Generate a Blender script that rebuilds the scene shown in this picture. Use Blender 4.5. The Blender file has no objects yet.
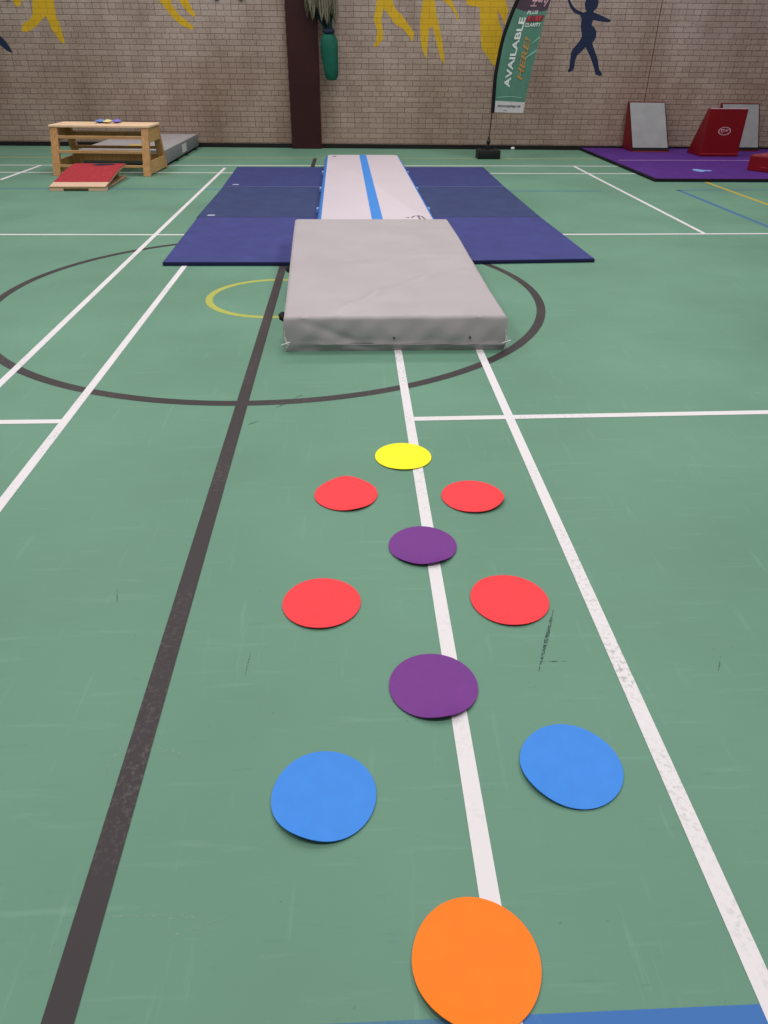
import bpy, bmesh, math, random
from mathutils import Vector, Matrix
random.seed(7)
PI = math.pi
C = bpy.context.scene.collection
sc = bpy.context.scene

# ------------------------------------------------------------------ materials
def lin(h):
    h = h.lstrip('#'); o = []
    for i in (0, 2, 4):
        c = int(h[i:i+2], 16) / 255
        o.append(c / 12.92 if c <= .04045 else ((c + .055) / 1.055) ** 2.4)
    return tuple(o) + (1,)

def nd(nt, kind, **kw):
    n = nt.nodes.new(kind)
    for k, v in kw.items():
        if k.startswith('i_'):
            n.inputs[k[2:].replace('_', ' ')].default_value = v
        else:
            setattr(n, k, v)
    return n

def mixc(nt, a, b, fac, blend='MIX'):
    m = nt.nodes.new('ShaderNodeMix'); m.data_type = 'RGBA'; m.blend_type = blend
    for sock, v in ((m.inputs[0], fac), (m.inputs[6], a), (m.inputs[7], b)):
        if hasattr(v, 'links'): nt.links.new(v, sock)
        else: sock.default_value = v
    return m.outputs[2]

def ramp(nt, src, p0, p1, c0=(0, 0, 0, 1), c1=(1, 1, 1, 1)):
    r = nt.nodes.new('ShaderNodeValToRGB')
    r.color_ramp.elements[0].position = p0; r.color_ramp.elements[1].position = p1
    r.color_ramp.elements[0].color = c0; r.color_ramp.elements[1].color = c1
    nt.links.new(src, r.inputs[0]); return r.outputs[0]

def noise(nt, vec, scale, detail=3, rough=.55):
    n = nd(nt, 'ShaderNodeTexNoise'); n.inputs['Scale'].default_value = scale
    n.inputs['Detail'].default_value = detail; n.inputs['Roughness'].default_value = rough
    nt.links.new(vec, n.inputs['Vector']); return n.outputs[0]

def scaled(nt, vec, s, rot=0):
    m = nd(nt, 'ShaderNodeMapping'); m.inputs['Scale'].default_value = s; m.inputs['Rotation'].default_value = (0, 0, rot)
    nt.links.new(vec, m.inputs['Vector']); return m.outputs[0]

def base(name, rough=.6, spec=.3):
    m = bpy.data.materials.new(name); m.use_nodes = True
    nt = m.node_tree; b = nt.nodes['Principled BSDF']
    b.inputs['Roughness'].default_value = rough
    b.inputs['Specular IOR Level'].default_value = spec
    tc = nd(nt, 'ShaderNodeTexCoord')
    return m, nt, b, tc.outputs['Object']

def mat(name, col, rough=.6, var=.08, scale=12, bump=0, bscale=80, spec=.3, metal=0):
    m, nt, b, v = base(name, rough, spec)
    c = lin(col)
    dark = tuple(x * (1 - var * 1.6) for x in c[:3]) + (1,)
    lite = tuple(min(1, x * (1 + var)) for x in c[:3]) + (1,)
    n = noise(nt, v, scale, 4)
    nt.links.new(ramp(nt, n, .3, .7, dark, lite), b.inputs['Base Color'])
    b.inputs['Metallic'].default_value = metal
    if bump:
        bp = nd(nt, 'ShaderNodeBump'); bp.inputs['Strength'].default_value = bump; bp.inputs['Distance'].default_value = .004
        nt.links.new(noise(nt, v, bscale, 3), bp.inputs['Height']); nt.links.new(bp.outputs[0], b.inputs['Normal'])
    return m

def floor_mat():
    m, nt, b, v = base('green_sports_vinyl', .5, .22)
    g0, g1 = lin('#628a75'), lin('#6e9882')
    big = noise(nt, v, .9, 4)
    col = ramp(nt, big, .3, .72, g0, g1)
    st = noise(nt, scaled(nt, v, (1.2, 14, 1), .5), 2.2, 5, .65)           # faint rubbed streaks
    col = mixc(nt, col, lin('#87ad9b'), ramp(nt, st, .58, .85, (0, 0, 0, 1), (.5, .5, .5, 1)))
    st2 = noise(nt, scaled(nt, v, (16, 1.4, 1), -.7), 1.7, 5, .7)
    col = mixc(nt, col, lin('#8bb3a1'), ramp(nt, st2, .6, .85, (0, 0, 0, 1), (.45, .45, .45, 1)))
    st3 = noise(nt, scaled(nt, v, (3, 22, 1), 1.9), 3.1, 4, .7)
    col = mixc(nt, col, lin('#527f68'), ramp(nt, st3, .6, .82, (0, 0, 0, 1), (.5, .5, .5, 1)))
    sp = noise(nt, v, 55, 2)                                             # fine mottling and dark specks
    col = mixc(nt, col, lin('#3f5f50'), ramp(nt, sp, .74, .8, (0, 0, 0, 1), (.6, .6, .6, 1)))
    nt.links.new(col, b.inputs['Base Color'])
    nt.links.new(ramp(nt, big, .3, .7, (.44,) * 3 + (1,), (.56,) * 3 + (1,)), b.inputs['Roughness'])
    return m

def scuff_mat(name, col, lo, hi):
    m, nt, b, v = base(name, .6, .2)
    b.inputs['Base Color'].default_value = lin(col)
    nt.links.new(ramp(nt, noise(nt, scaled(nt, v, (1, 1, 0)), 130, 4, .7), lo, hi), b.inputs['Alpha'])
    return m

def line_mat(name, col, worn, amount=.5):
    m, nt, b, v = base(name, .5, .25)
    c = lin(col)
    a = noise(nt, v, 2.3, 3); f = noise(nt, v, 70, 4, .7)
    mm = nd(nt, 'ShaderNodeMath', operation='MULTIPLY')
    nt.links.new(ramp(nt, a, .45, .7), mm.inputs[0]); nt.links.new(ramp(nt, f, .5, .62), mm.inputs[1])
    m2 = nd(nt, 'ShaderNodeMath', operation='MULTIPLY'); m2.inputs[1].default_value = amount
    nt.links.new(mm.outputs[0], m2.inputs[0])
    nt.links.new(mixc(nt, c, lin(worn), m2.outputs[0]), b.inputs['Base Color'])
    return m

def brick_mat():
    m, nt, b, v = base('painted_brick', .75, .2)
    sx = nd(nt, 'ShaderNodeSeparateXYZ'); nt.links.new(v, sx.inputs[0])
    cx = nd(nt, 'ShaderNodeCombineXYZ'); nt.links.new(sx.outputs[0], cx.inputs[0]); nt.links.new(sx.outputs[2], cx.inputs[1])
    bt = nd(nt, 'ShaderNodeTexBrick', offset=.5, squash=.5, squash_frequency=5)
    nt.links.new(cx.outputs[0], bt.inputs['Vector'])
    for k, val in (('Scale', 1), ('Mortar Size', .0042), ('Mortar Smooth', .3), ('Bias', 0), ('Brick Width', .235), ('Row Height', .0757)):
        bt.inputs[k].default_value = val
    bt.inputs['Color1'].default_value = lin('#b3a59e'); bt.inputs['Color2'].default_value = lin('#c0b4ad'); bt.inputs['Mortar'].default_value = lin('#7a6a62')
    col = bt.outputs['Color']
    # browner towards the bottom, greyer above, and large soft stains
    mr = nd(nt, 'ShaderNodeMapRange'); mr.inputs[1].default_value = .9; mr.inputs[2].default_value = 2.2
    nn = noise(nt, v, .8, 3)
    ad = nd(nt, 'ShaderNodeMath', operation='ADD'); nt.links.new(sx.outputs[2], ad.inputs[0]); nt.links.new(nn, ad.inputs[1])
    sb = nd(nt, 'ShaderNodeMath', operation='SUBTRACT'); sb.inputs[1].default_value = .5
    nt.links.new(ad.outputs[0], sb.inputs[0]); nt.links.new(sb.outputs[0], mr.inputs[0])
    tint = mixc(nt, lin('#ecdfd6'), lin('#faf8f8'), mr.outputs[0])
    col = mixc(nt, col, tint, 1.0, 'MULTIPLY')
    st = noise(nt, scaled(nt, cx.outputs[0], (1, .35, 1)), 1.1, 4)
    col = mixc(nt, col, lin('#dcd4ce'), ramp(nt, st, .40, .66, (0, 0, 0, 1), (1, 1, 1, 1)), 'MULTIPLY')
    fn = noise(nt, v, 45, 3)
    col = mixc(nt, col, lin('#bfb3aa'), ramp(nt, fn, .4, .75, (0, 0, 0, 1), (.7, .7, .7, 1)), 'MULTIPLY')
    nt.links.new(col, b.inputs['Base Color'])
    bp = nd(nt, 'ShaderNodeBump', invert=True); bp.inputs['Strength'].default_value = .35; bp.inputs['Distance'].default_value = .006
    nt.links.new(bt.outputs['Fac'], bp.inputs['Height']); nt.links.new(bp.outputs[0], b.inputs['Normal'])
    return m

def paint_mat(name, col):
    # wall paint over brick: the joints still show through
    m, nt, b, v = base(name, .7, .2)
    sx = nd(nt, 'ShaderNodeSeparateXYZ'); nt.links.new(v, sx.inputs[0])
    cx = nd(nt, 'ShaderNodeCombineXYZ'); nt.links.new(sx.outputs[0], cx.inputs[0]); nt.links.new(sx.outputs[2], cx.inputs[1])
    bt = nd(nt, 'ShaderNodeTexBrick', offset=.5, squash=.5, squash_frequency=5)
    nt.links.new(cx.outputs[0], bt.inputs['Vector'])
    for k, val in (('Scale', 1), ('Mortar Size', .0042), ('Mortar Smooth', .3), ('Bias', 0), ('Brick Width', .235), ('Row Height', .0757)):
        bt.inputs[k].default_value = val
    c = lin(col)
    bt.inputs['Color1'].default_value = c; bt.inputs['Color2'].default_value = tuple(x * .88 for x in c[:3]) + (1,)
    bt.inputs['Mortar'].default_value = tuple(x * .6 for x in c[:3]) + (1,)
    nt.links.new(bt.outputs['Color'], b.inputs['Base Color'])
    return m

def wood_mat(name, col, dark, axis=0):
    m, nt, b, v = base(name, .45, .35)
    s = [9, 9, 9]; s[axis] = .6
    n = noise(nt, scaled(nt, v, tuple(s)), 6, 5, .6)
    nt.links.new(ramp(nt, n, .35, .7, lin(dark), lin(col)), b.inputs['Base Color'])
    return m

M = dict(
    floor=floor_mat(), brick=brick_mat(),
    white_line=line_mat('white_line_paint', '#e6e0e3', '#8f958d', .75), black_line=line_mat('black_line_paint', '#3b3437', '#726a6a', .6),
    blue_line=line_mat('blue_line_paint', '#3c70b4', '#5f8e9a', .5), mid_blue=line_mat('faded_blue_line_paint', '#456f9f', '#5f8e86', .6), faint_blue=line_mat('worn_blue_line_paint', '#4a7896', '#5f8e86', .5),
    yellow_line=line_mat('yellow_line_paint', '#b3b455', '#8ba568', .7), gold_line=line_mat('gold_line_paint', '#bfa945', '#9aa560', .5),
    ochre_line=line_mat('ochre_line_paint', '#a39f68', '#86997a', .5),
    scuff=scuff_mat('black_rubber_scuff', '#3c4c48', .42, .62), scuff2=scuff_mat('faint_scuff', '#4c6a5c', .44, .62), pale=scuff_mat('pale_scuff', '#93b4a4', .50, .70),
    black=mat('black_paint', '#161315', .6), blackp=mat('black_plastic', '#1b191b', .45), blackf=mat('black_fabric', '#121113', .85),
    yfig=paint_mat('yellow_mural_paint', '#d0a728'), bfig=paint_mat('navy_mural_paint', '#252f4c'),
    pillar=mat('maroon_gloss_paint', '#351416', .4, .12, 3), 
    crash=mat('grey_pvc_cover', '#b4abae', .5, .04, 3, .12, 160), crashs=mat('grey_pvc_seam', '#aaa4a6', .5),
    whitec=mat('white_cord', '#e8e8e6', .7),
    air=mat('white_pvc', '#d5c9d2', .45, .02, 2), airb=mat('blue_pvc', '#3f86dc', .45, .05, 6), airs=mat('blue_stripe', '#3d8be0', .45, .03, 6),
    logo=mat('grey_print', '#7a6e72', .6),
    mat_near=mat('violet_blue_foam_cover', '#424680', .75, .07, 5, .2, 300, .15), mat_mid=mat('slate_blue_foam_cover', '#3b456d', .75, .08, 5, .2, 300, .15),
    mat_far=mat('navy_blue_foam_cover', '#3c4274', .75, .08, 5, .2, 300, .15), mat_edge=mat('dark_navy_edge', '#20214d', .7),
    velcro=mat('velcro_strip', '#5c649c', .9), tag=mat('pale_label', '#a8acc4', .7),
    wood=wood_mat('beech_wood', '#c79a66', '#a9794a', 2), woodx=wood_mat('beech_board', '#d2a877', '#b98c5c', 0), woody=wood_mat('plywood_panel', '#c49c66', '#b0874f', 1),
    woodtop=wood_mat('pale_beech_top', '#fbdcbd', '#ecc49c', 0),
    carpet=mat('red_carpet', '#ab3a42', .9, .12, 25, .4, 400, .1), pine=wood_mat('pale_birch_ply', '#e8c8ae', '#d8b295', 0), ply=wood_mat('plywood_edge', '#b89878', '#9a7b5e', 1),
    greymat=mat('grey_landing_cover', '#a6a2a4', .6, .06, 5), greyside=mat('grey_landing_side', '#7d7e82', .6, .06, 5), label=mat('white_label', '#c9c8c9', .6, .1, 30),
    ylabel=mat('yellow_label', '#cdb250', .6), bluebag=mat('blue_cloth', '#6f86c4', .8), violetbag=mat('violet_blue_cloth', '#8478d6', .8), yellowbag=mat('pale_yellow_cloth', '#e6d79a', .8),
    purple=mat('purple_mat_cover', '#552c80', .75, .07, 5, .2, 300, .15), seam=mat('mauve_seam', '#b48cc4', .8), purple_edge=mat('black_mat_edge', '#1a1320', .8),
    red=mat('dark_red_vinyl', '#7d0711', .45, .06, 5), redlite=mat('red_piping', '#a5242c', .4), wedge=mat('grey_wedge_cover', '#929294', .55, .08, 4),
    print=mat('pale_pink_print', '#c99aa4', .6), paleblue=mat('pale_blue_rubber', '#84a6e0', .6),
    bag=mat('bottle_green_cloth', '#0d5848', .75, .15, 12), dgreen=mat('dark_green_net', '#123430', .85), navy=mat('navy_tie', '#1b2438', .8), net=mat('beige_cord', '#6c6556', .85, .2, 30),
    flag=mat('green_flag_cloth', '#517f6e', .7, .10, 6), flagp=mat('plum_flag_cloth', '#4a3946', .7), flagw=mat('white_flag_cloth', '#c4bfc2', .7, .05, 20),
    white_ink=mat('white_ink', '#d6dcd8', .7), orange_ink=mat('orange_ink', '#b8833e', .7), red_ink=mat('red_ink', '#7a2c38', .7), dark_ink=mat('dark_ink', '#3c3840', .7), pink_ink=mat('pink_ink', '#d0a8ae', .7), mint_ink=mat('mint_ink', '#7fb3a0', .7),
    s_yellow=mat('yellow_rubber', '#fdf21c', .6, .02, 20), s_red=mat('red_rubber', '#f53d45', .6, .03, 20), s_purple=mat('purple_rubber', '#743089', .55, .04, 20),
    s_blue=mat('blue_rubber', '#3c8ae6', .55, .03, 20), s_orange=mat('orange_rubber', '#ff7f06', .55, .03, 15), grey_metal=mat('grey_metal', '#5a5a5e', .4, .05, 10, metal=.6),
)

# ------------------------------------------------------------------ helpers
def obj(name, bm, m, parent=None, loc=None, smooth=False, kind=None):
    me = bpy.data.meshes.new(name)
    bmesh.ops.recalc_face_normals(bm, faces=bm.faces)
    bm.to_mesh(me); bm.free()
    if smooth:
        for p in me.polygons: p.use_smooth = True
        me.set_sharp_from_angle(angle=math.radians(40))
    me.materials.append(m)
    o = bpy.data.objects.new(name, me); C.objects.link(o)
    if parent: o.parent = parent
    if loc: o.location = loc
    if kind: o['kind'] = kind
    return o

def thing(name, label, cat, loc=(0, 0, 0), rz=0, group=None):
    o = bpy.data.objects.new(name, None); C.objects.link(o)
    o.empty_display_size = .1
    o.location = loc; o.rotation_euler = (0, 0, rz)
    return tag(o, label, cat, group)

def tag(o, label, cat, group=None):
    o['label'] = label; o['category'] = cat
    if group: o['group'] = group
    return o

def box(x0, x1, y0, y1, z0, z1, bm=None, bevel=0, seg=2):
    b = bm or bmesh.new()
    n = bmesh.new()
    vs = [n.verts.new((x, y, z)) for x in (x0, x1) for y in (y0, y1) for z in (z0, z1)]
    for f in ((0, 1, 3, 2), (4, 6, 7, 5), (0, 4, 5, 1), (2, 3, 7, 6), (0, 2, 6, 4), (1, 5, 7, 3)):
        n.faces.new([vs[i] for i in f])
    bmesh.ops.recalc_face_normals(n, faces=n.faces)
    if bevel:
        bmesh.ops.bevel(n, geom=n.edges[:], offset=bevel, segments=seg, affect='EDGES', profile=.5)
    return merge(b, n)

def merge(b, n):
    mp = {v: b.verts.new(v.co) for v in n.verts}
    for f in n.faces:
        try: b.faces.new([mp[v] for v in f.verts])
        except ValueError: pass
    n.free(); return b

def hexa(bot, top, bm=None, bevel=0, seg=2):
    """solid from two rings of points (any count)"""
    b = bm or bmesh.new(); n = bmesh.new()
    A = [n.verts.new(p) for p in bot]; B = [n.verts.new(p) for p in top]; k = len(A)
    n.faces.new(A[::-1]); n.faces.new(B)
    for i in range(k): n.faces.new((A[i], A[(i+1) % k], B[(i+1) % k], B[i]))
    bmesh.ops.recalc_face_normals(n, faces=n.faces)
    if bevel: bmesh.ops.bevel(n, geom=n.edges[:], offset=bevel, segments=seg, affect='EDGES', profile=.5)
    return merge(b, n)

def prism(pts, z0, z1, bm=None, bevel=0):
    return hexa([(x, y, z0) for x, y in pts], [(x, y, z1) for x, y in pts], bm, bevel)

def tube(path, r, bm=None, seg=8, cap=True):
    b = bm or bmesh.new(); P = [Vector(p) for p in path]; n = len(P); rings = []
    rr = r if isinstance(r, (list, tuple)) else [r] * n
    t0 = (P[1] - P[0]).normalized()
    up = Vector((0, 0, 1)) if abs(t0.z) < .9 else Vector((0, 1, 0))
    for i in range(n):
        t = (P[min(i+1, n-1)] - P[max(i-1, 0)]).normalized()
        a = t.cross(up).normalized(); c = a.cross(t).normalized(); up = c
        rings.append([b.verts.new(P[i] + (a * math.cos(2*PI*k/seg) + c * math.sin(2*PI*k/seg)) * rr[i]) for k in range(seg)])
    for i in range(n-1):
        for k in range(seg): b.faces.new((rings[i][k], rings[i][(k+1) % seg], rings[i+1][(k+1) % seg], rings[i+1][k]))
    if cap: b.faces.new(rings[0][::-1]); b.faces.new(rings[-1])
    return b

def lathe(prof, seg=20, bm=None, cx=0, cy=0):
    b = bm or bmesh.new(); rings = []
    for r, z in prof: rings.append([b.verts.new((cx + r*math.cos(2*PI*k/seg), cy + r*math.sin(2*PI*k/seg), z)) for k in range(seg)])
    for i in range(len(rings)-1):
        for k in range(seg): b.faces.new((rings[i][k], rings[i][(k+1) % seg], rings[i+1][(k+1) % seg], rings[i+1][k]))
    b.faces.new(rings[0][::-1]); b.faces.new(rings[-1]); return b

def fill(pts3):
    """flat filled outline, any shape, with a small cut so that concave shapes fill correctly"""
    b = bmesh.new(); vs = [b.verts.new(p) for p in pts3]
    es = [b.edges.new((vs[i], vs[(i+1) % len(vs)])) for i in range(len(vs))]
    bmesh.ops.triangle_fill(b, edges=es, use_beauty=True)
    return b

def strip(pts, w, z):
    """flat painted line of width w through ground points"""
    b = bmesh.new(); n = len(pts); L = []
    for i, p in enumerate(pts):
        a = Vector(pts[max(i-1, 0)]); c = Vector(pts[min(i+1, n-1)])
        t = (c - a).normalized(); nn = Vector((-t.y, t.x))
        q = Vector(p); L.append((b.verts.new((*(q + nn*w/2), z)), b.verts.new((*(q - nn*w/2), z))))
    for i in range(n-1): b.faces.new((L[i][0], L[i][1], L[i+1][1], L[i+1][0]))
    return b

def ring(cx, cy, r, w, z, seg=160):
    b = bmesh.new(); A = []; B = []
    for k in range(seg):
        a = 2*PI*k/seg
        A.append(b.verts.new((cx+(r-w/2)*math.cos(a), cy+(r-w/2)*math.sin(a), z))); B.append(b.verts.new((cx+(r+w/2)*math.cos(a), cy+(r+w/2)*math.sin(a), z)))
    for k in range(seg): b.faces.new((A[k], B[k], B[(k+1) % seg], A[(k+1) % seg]))
    return b

def text(name, body, m, parent, fn, bold=.012, shear=0, label=None):
    """lettering as a flat mesh; fn maps text units (0..1 along the width, height in the same unit) to a point"""
    cu = bpy.data.curves.new(name, 'FONT'); cu.body = body; cu.offset = bold; cu.shear = shear; cu.size = 1; cu.resolution_u = 3
    o = bpy.data.objects.new(name, cu); C.objects.link(o)
    dg = bpy.context.evaluated_depsgraph_get(); dg.update()
    me = bpy.data.meshes.new_from_object(o.evaluated_get(dg)); bpy.data.objects.remove(o)
    xs = [v.co.x for v in me.vertices]; ys = [v.co.y for v in me.vertices]
    x0, x1, y0, y1 = min(xs), max(xs), min(ys), max(ys)
    for v in me.vertices: v.co = fn((v.co.x - x0)/(x1 - x0), (v.co.y - y0)/(y1 - y0))
    me.materials.clear(); me.materials.append(m)
    o = bpy.data.objects.new(name, me); C.objects.link(o); o.parent = parent
    if label: o['label'] = label
    return o

# ------------------------------------------------------------------ the hall
fl = obj('floor', box(-9, 9.5, -2.5, 14.2, -.1, 0), M['floor'], kind='structure')
WL = .0012
def line(pts, w, m, z, label): o = obj('court_line', strip(pts, w, z), m, fl); o['label'] = label; return o
def sub(p, q, n=12): return [(p[0]+(q[0]-p[0])*i/n, p[1]+(q[1]-p[1])*i/n) for i in range(n+1)]
line(sub((.247, .2), (.258, 6.7)), .04, M['white_line'], WL, 'white court line')
line(sub((.700, -.6), (.697, 6.7)), .04, M['white_line'], WL, 'white court line')
line(sub((-1.70, .8), (-1.708, 11.02)), .04, M['white_line'], WL, 'white court line')
line(sub((-1.262, .8), (-1.240, 6.7)), .04, M['white_line'], WL, 'white court line')
line(sub((3.23, 6.72), (3.262, 11.35)), .04, M['white_line'], WL, 'white court line')
line(sub((.235, 2.885), (3.6, 2.945)), .04, M['white_line'], WL + .0001, 'white court line')
line(sub((-5.5, 2.905), (-1.262, 2.901)), .04, M['white_line'], WL + .0001, 'white court line')
line(sub((-6.5, 6.74), (-1.24, 6.69)), .04, M['white_line'], WL + .0001, 'white court line')
line(sub((.7, 6.68), (9, 6.80)), .04, M['white_line'], WL + .0001, 'white court line')
line(sub((-4.30, 9.86), (-4.28, 11.25)), .05, M['white_line'], WL, 'white court line')
line(sub((-8.5, 10.50), (8, 10.58)), .05, M['white_line'], WL + .0001, 'white court line')
line(sub((-8.5, 11.18), (8, 11.38)), .05, M['white_line'], WL + .0001, 'white court line')
line(sub((-8.5, 12.05), (3.9, 12.2)), .05, M['ochre_line'], .0004, 'faded ochre court line')
line(sub((-8.5, 9.27), (-1.2, 9.18)), .05, M['faint_blue'], .0005, 'faded blue court line')
line(sub((1.6, 9.09), (3.0, 9.11)), .05, M['faint_blue'], .0005, 'faded blue court line')
line(sub((3.93, 9.18), (8, 9.32)), .05, M['faint_blue'], .0005, 'faded blue court line')
line(sub((3.965, 9.2), (3.985, 6.2)), .05, M['mid_blue'], .0005, 'blue court line')
line(sub((4.575, 9.98), (4.575, 6.8)), .05, M['gold_line'], .0006, 'yellow court line')
line(sub((.26, .524), (5, .521)), .05, M['blue_line'], .0006, 'blue court line')
line(sub((-3, .525), (.26, .524)), .05, M['faint_blue'], .0006, 'faded blue court line')
line(sub((-.508, -.6), (-.503, 12.12), 20), .055, M['black_line'], .0017, 'black court line')
o = obj('centre_circle', ring(-.515, 4.832, 1.758, .055, .0009), M['black_line'], fl); o['label'] = 'black painted circle'
o = obj('small_circle', ring(-.5, 4.775, .425, .045, .0007, 80), M['yellow_line'], fl); o['label'] = 'yellow painted circle'
def scuff(pts, w, m='scuff', lb='black scuff mark'):
    b = bmesh.new(); n = len(pts); L = []
    for i, p in enumerate(pts):
        a = Vector(pts[max(i-1, 0)]); c = Vector(pts[min(i+1, n-1)]); t = (c-a).normalized(); nn = Vector((-t.y, t.x))
        ww = w * (.15 + .85*math.sin(PI*(i+.35)/(n-.3))) * random.uniform(.7, 1.1)
        q = Vector(p); L.append((b.verts.new((*(q+nn*ww/2), .0003)), b.verts.new((*(q-nn*ww/2), .0003))))
    for i in range(n-1): b.faces.new((L[i][0], L[i][1], L[i+1][1], L[i+1][0]))
    o = obj('scuff_mark', b, M[m], fl); o['label'] = lb
scuff(sub((.577, 1.585), (.478, 1.34), 9), .012)
scuff(sub((.492, 1.374), (.565, 1.375), 5), .004)
scuff(sub((-.347, 3.019), (-.29, 3.09), 5), .012); scuff(sub((-.268, 3.13), (-.232, 3.165), 5), .010); scuff(sub((-.454, 2.845), (-.411, 2.885), 5), .012)
for a, b_, w in (((-.53, 1.19), (-.575, 1.06), .022), ((-.455, 1.13), (-.40, 1.09), .03), ((-.50, .74), (-.30, .735), .012), ((-.36, .70), (-.25, .73), .008), ((.34, 2.02), (.30, 1.96), .006)):
    scuff(sub(a, b_, 6), w, 'pale', 'pale rubbed mark')
for a, b_ in (((-.715, 1.72), (-.70, 1.66)), ((.95, 1.32), (.985, 1.38)), ((-.285, 1.44), (-.29, 1.35)), ((.29, 1.9), (.30, 1.86)), ((1.15, 3.9), (1.3, 3.87)), ((-1.9, 3.25), (-1.7, 3.22)), ((.72, 3.2), (.62, 3.28))):
    scuff(sub(a, b_, 5), .004, 'scuff2')

wall = obj('wall_back', box(-9, 9.5, 0, .25, 0, 4.6), M['brick'], kind='structure', loc=(0, 13.5, 0)); wall.rotation_euler = (0, 0, -.03)
sk = obj('baseboard_back', box(-9, 9.5, -.022, 0, 0, .066, bevel=.003), M['black'], kind='structure', loc=(0, 13.5, 0)); sk.rotation_euler = (0, 0, -.03)
FIG = dict(
 y1=[(-4.777,1.998),(-4.816,1.821),(-4.863,1.756),(-5.003,1.691),(-5.044,1.593),(-4.954,1.581),(-4.792,1.667),(-4.621,1.797),(-4.569,1.63),(-4.481,1.474),(-4.414,1.421),(-4.411,1.54),(-4.439,1.722),(-4.464,1.811),(-4.45,2.001),(-4.332,2.371),(-4.063,2.636),(-3.776,2.732),(-3.761,2.802),(-4.066,2.753),(-4.318,2.68),(-4.261,2.797),(-4.258,2.935),(-4.36,2.991),(-4.491,2.933),(-4.552,2.806),(-4.522,2.69),(-4.781,2.487),(-5.02,2.17),(-5.07,1.98),(-5.055,1.91),(-4.985,1.914),(-4.93,1.997),(-4.87,2.2),(-4.678,2.368)],
 b0=[(-5.512,2.016),(-5.423,1.57),(-5.315,1.453),(-5.246,1.301),(-5.332,1.334),(-5.46,1.439),(-5.576,1.686),(-5.709,1.863)],
 y2=[(-2.954,2.528),(-2.878,2.165),(-2.857,2.015),(-2.793,1.934),(-2.689,1.801),(-2.565,1.699),(-2.402,1.636),(-2.366,1.669),(-2.422,1.72),(-2.576,1.834),(-2.678,1.979),(-2.627,2.117),(-2.55,2.018),(-2.526,1.968),(-2.432,1.867),(-2.35,1.791),(-2.313,1.837),(-2.352,1.887),(-2.411,2.019),(-2.49,2.218),(-2.599,2.508),(-2.356,2.746),(-2.405,2.816),(-2.633,2.673),(-2.704,2.696),(-2.641,2.813),(-2.682,2.928),(-2.797,2.938),(-2.901,2.845),(-2.88,2.706),(-3.142,2.645),(-3.352,2.476),(-3.318,2.417),(-3.099,2.55)],
 y3=[(.48,2.046),(.431,1.79),(.486,1.648),(.464,1.521),(.423,1.429),(.498,1.45),(.581,1.55),(.572,1.675),(.548,1.804),(.583,1.942),(.774,1.729),(.89,1.678),(1.009,1.554),(1.042,1.499),(1.065,1.627),(.988,1.718),(.871,1.851),(.755,1.943),(.721,2.048),(.742,2.358),(.889,2.589),(.858,2.636),(.709,2.54),(.648,2.587),(.707,2.706),(.646,2.823),(.527,2.833),(.438,2.739),(.498,2.597),(.347,2.536),(.194,2.341),(.24,2.305),(.438,2.44)],
 y4=[(1.188,2.052),(1.161,1.893),(1.152,1.706),(1.176,1.472),(1.231,1.349),(1.276,1.286),(1.281,1.487),(1.299,1.694),(1.351,1.708),(1.424,1.489),(1.498,1.278),(1.566,1.223),(1.526,1.459),(1.462,1.683),(1.406,1.869),(1.366,2.054),(1.382,2.377),(1.467,2.205),(1.475,2.055),(1.595,1.98),(1.7,1.871),(1.714,1.797),(1.746,1.802),(1.734,1.872),(1.623,2.056),(1.506,2.329),(1.371,2.594),(1.31,2.629),(1.363,2.76),(1.269,2.875),(1.136,2.863),(1.095,2.745),(1.175,2.616),(1.011,2.542),(.896,2.323),(.958,2.287),(1.136,2.423)],
 y5=[(1.827,2.108),(1.866,1.995),(2.067,1.959),(2.089,1.74),(2.123,1.517),(2.146,1.424),(2.287,1.277),(2.365,1.186),(2.418,1.25),(2.444,1.493),(2.442,1.678),(2.384,1.782),(2.34,1.923),(2.408,1.86),(2.484,1.731),(2.51,1.937),(2.448,2.089),(2.399,2.435),(2.543,2.653),(2.476,2.723),(2.292,2.603),(2.242,2.65),(2.306,2.769),(2.218,2.908),(2.07,2.907),(2.005,2.789),(2.077,2.636),(1.921,2.503),(1.846,2.283)],
 bl=[(3.407,2.08),(3.436,2.087),(3.465,2.044),(3.508,1.994),(3.563,1.951),(3.615,1.93),(3.685,1.912),(3.728,1.924),(3.704,1.96),(3.685,2.021),(3.695,2.075),(3.723,2.118),(3.782,2.137),(3.846,2.119),(3.889,2.077),(3.898,2.023),(3.88,1.969),(3.845,1.939),(3.84,1.917),(3.902,1.896),(3.996,1.868),(4.13,1.818),(4.124,1.799),(4.081,1.791),(3.985,1.798),(3.852,1.819),(3.841,1.778),(3.837,1.749),(3.887,1.716),(3.927,1.668),(3.933,1.6),(3.907,1.544),(3.884,1.517),(3.934,1.43),(3.979,1.354),(4.02,1.277),(4.042,1.199),(4.064,1.153),(4.108,1.11),(4.108,1.082),(4.077,1.074),(4.009,1.093),(3.995,1.121),(3.979,1.16),(3.932,1.249),(3.882,1.334),(3.828,1.41),(3.788,1.463),(3.733,1.405),(3.673,1.351),(3.654,1.293),(3.649,1.235),(3.649,1.177),(3.623,1.137),(3.569,1.121),(3.549,1.137),(3.569,1.184),(3.567,1.234),(3.569,1.312),(3.567,1.389),(3.591,1.439),(3.65,1.504),(3.683,1.549),(3.707,1.598),(3.694,1.654),(3.671,1.717),(3.666,1.777),(3.667,1.828),(3.642,1.876),(3.543,1.908),(3.493,1.947),(3.449,2.001)])
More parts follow.
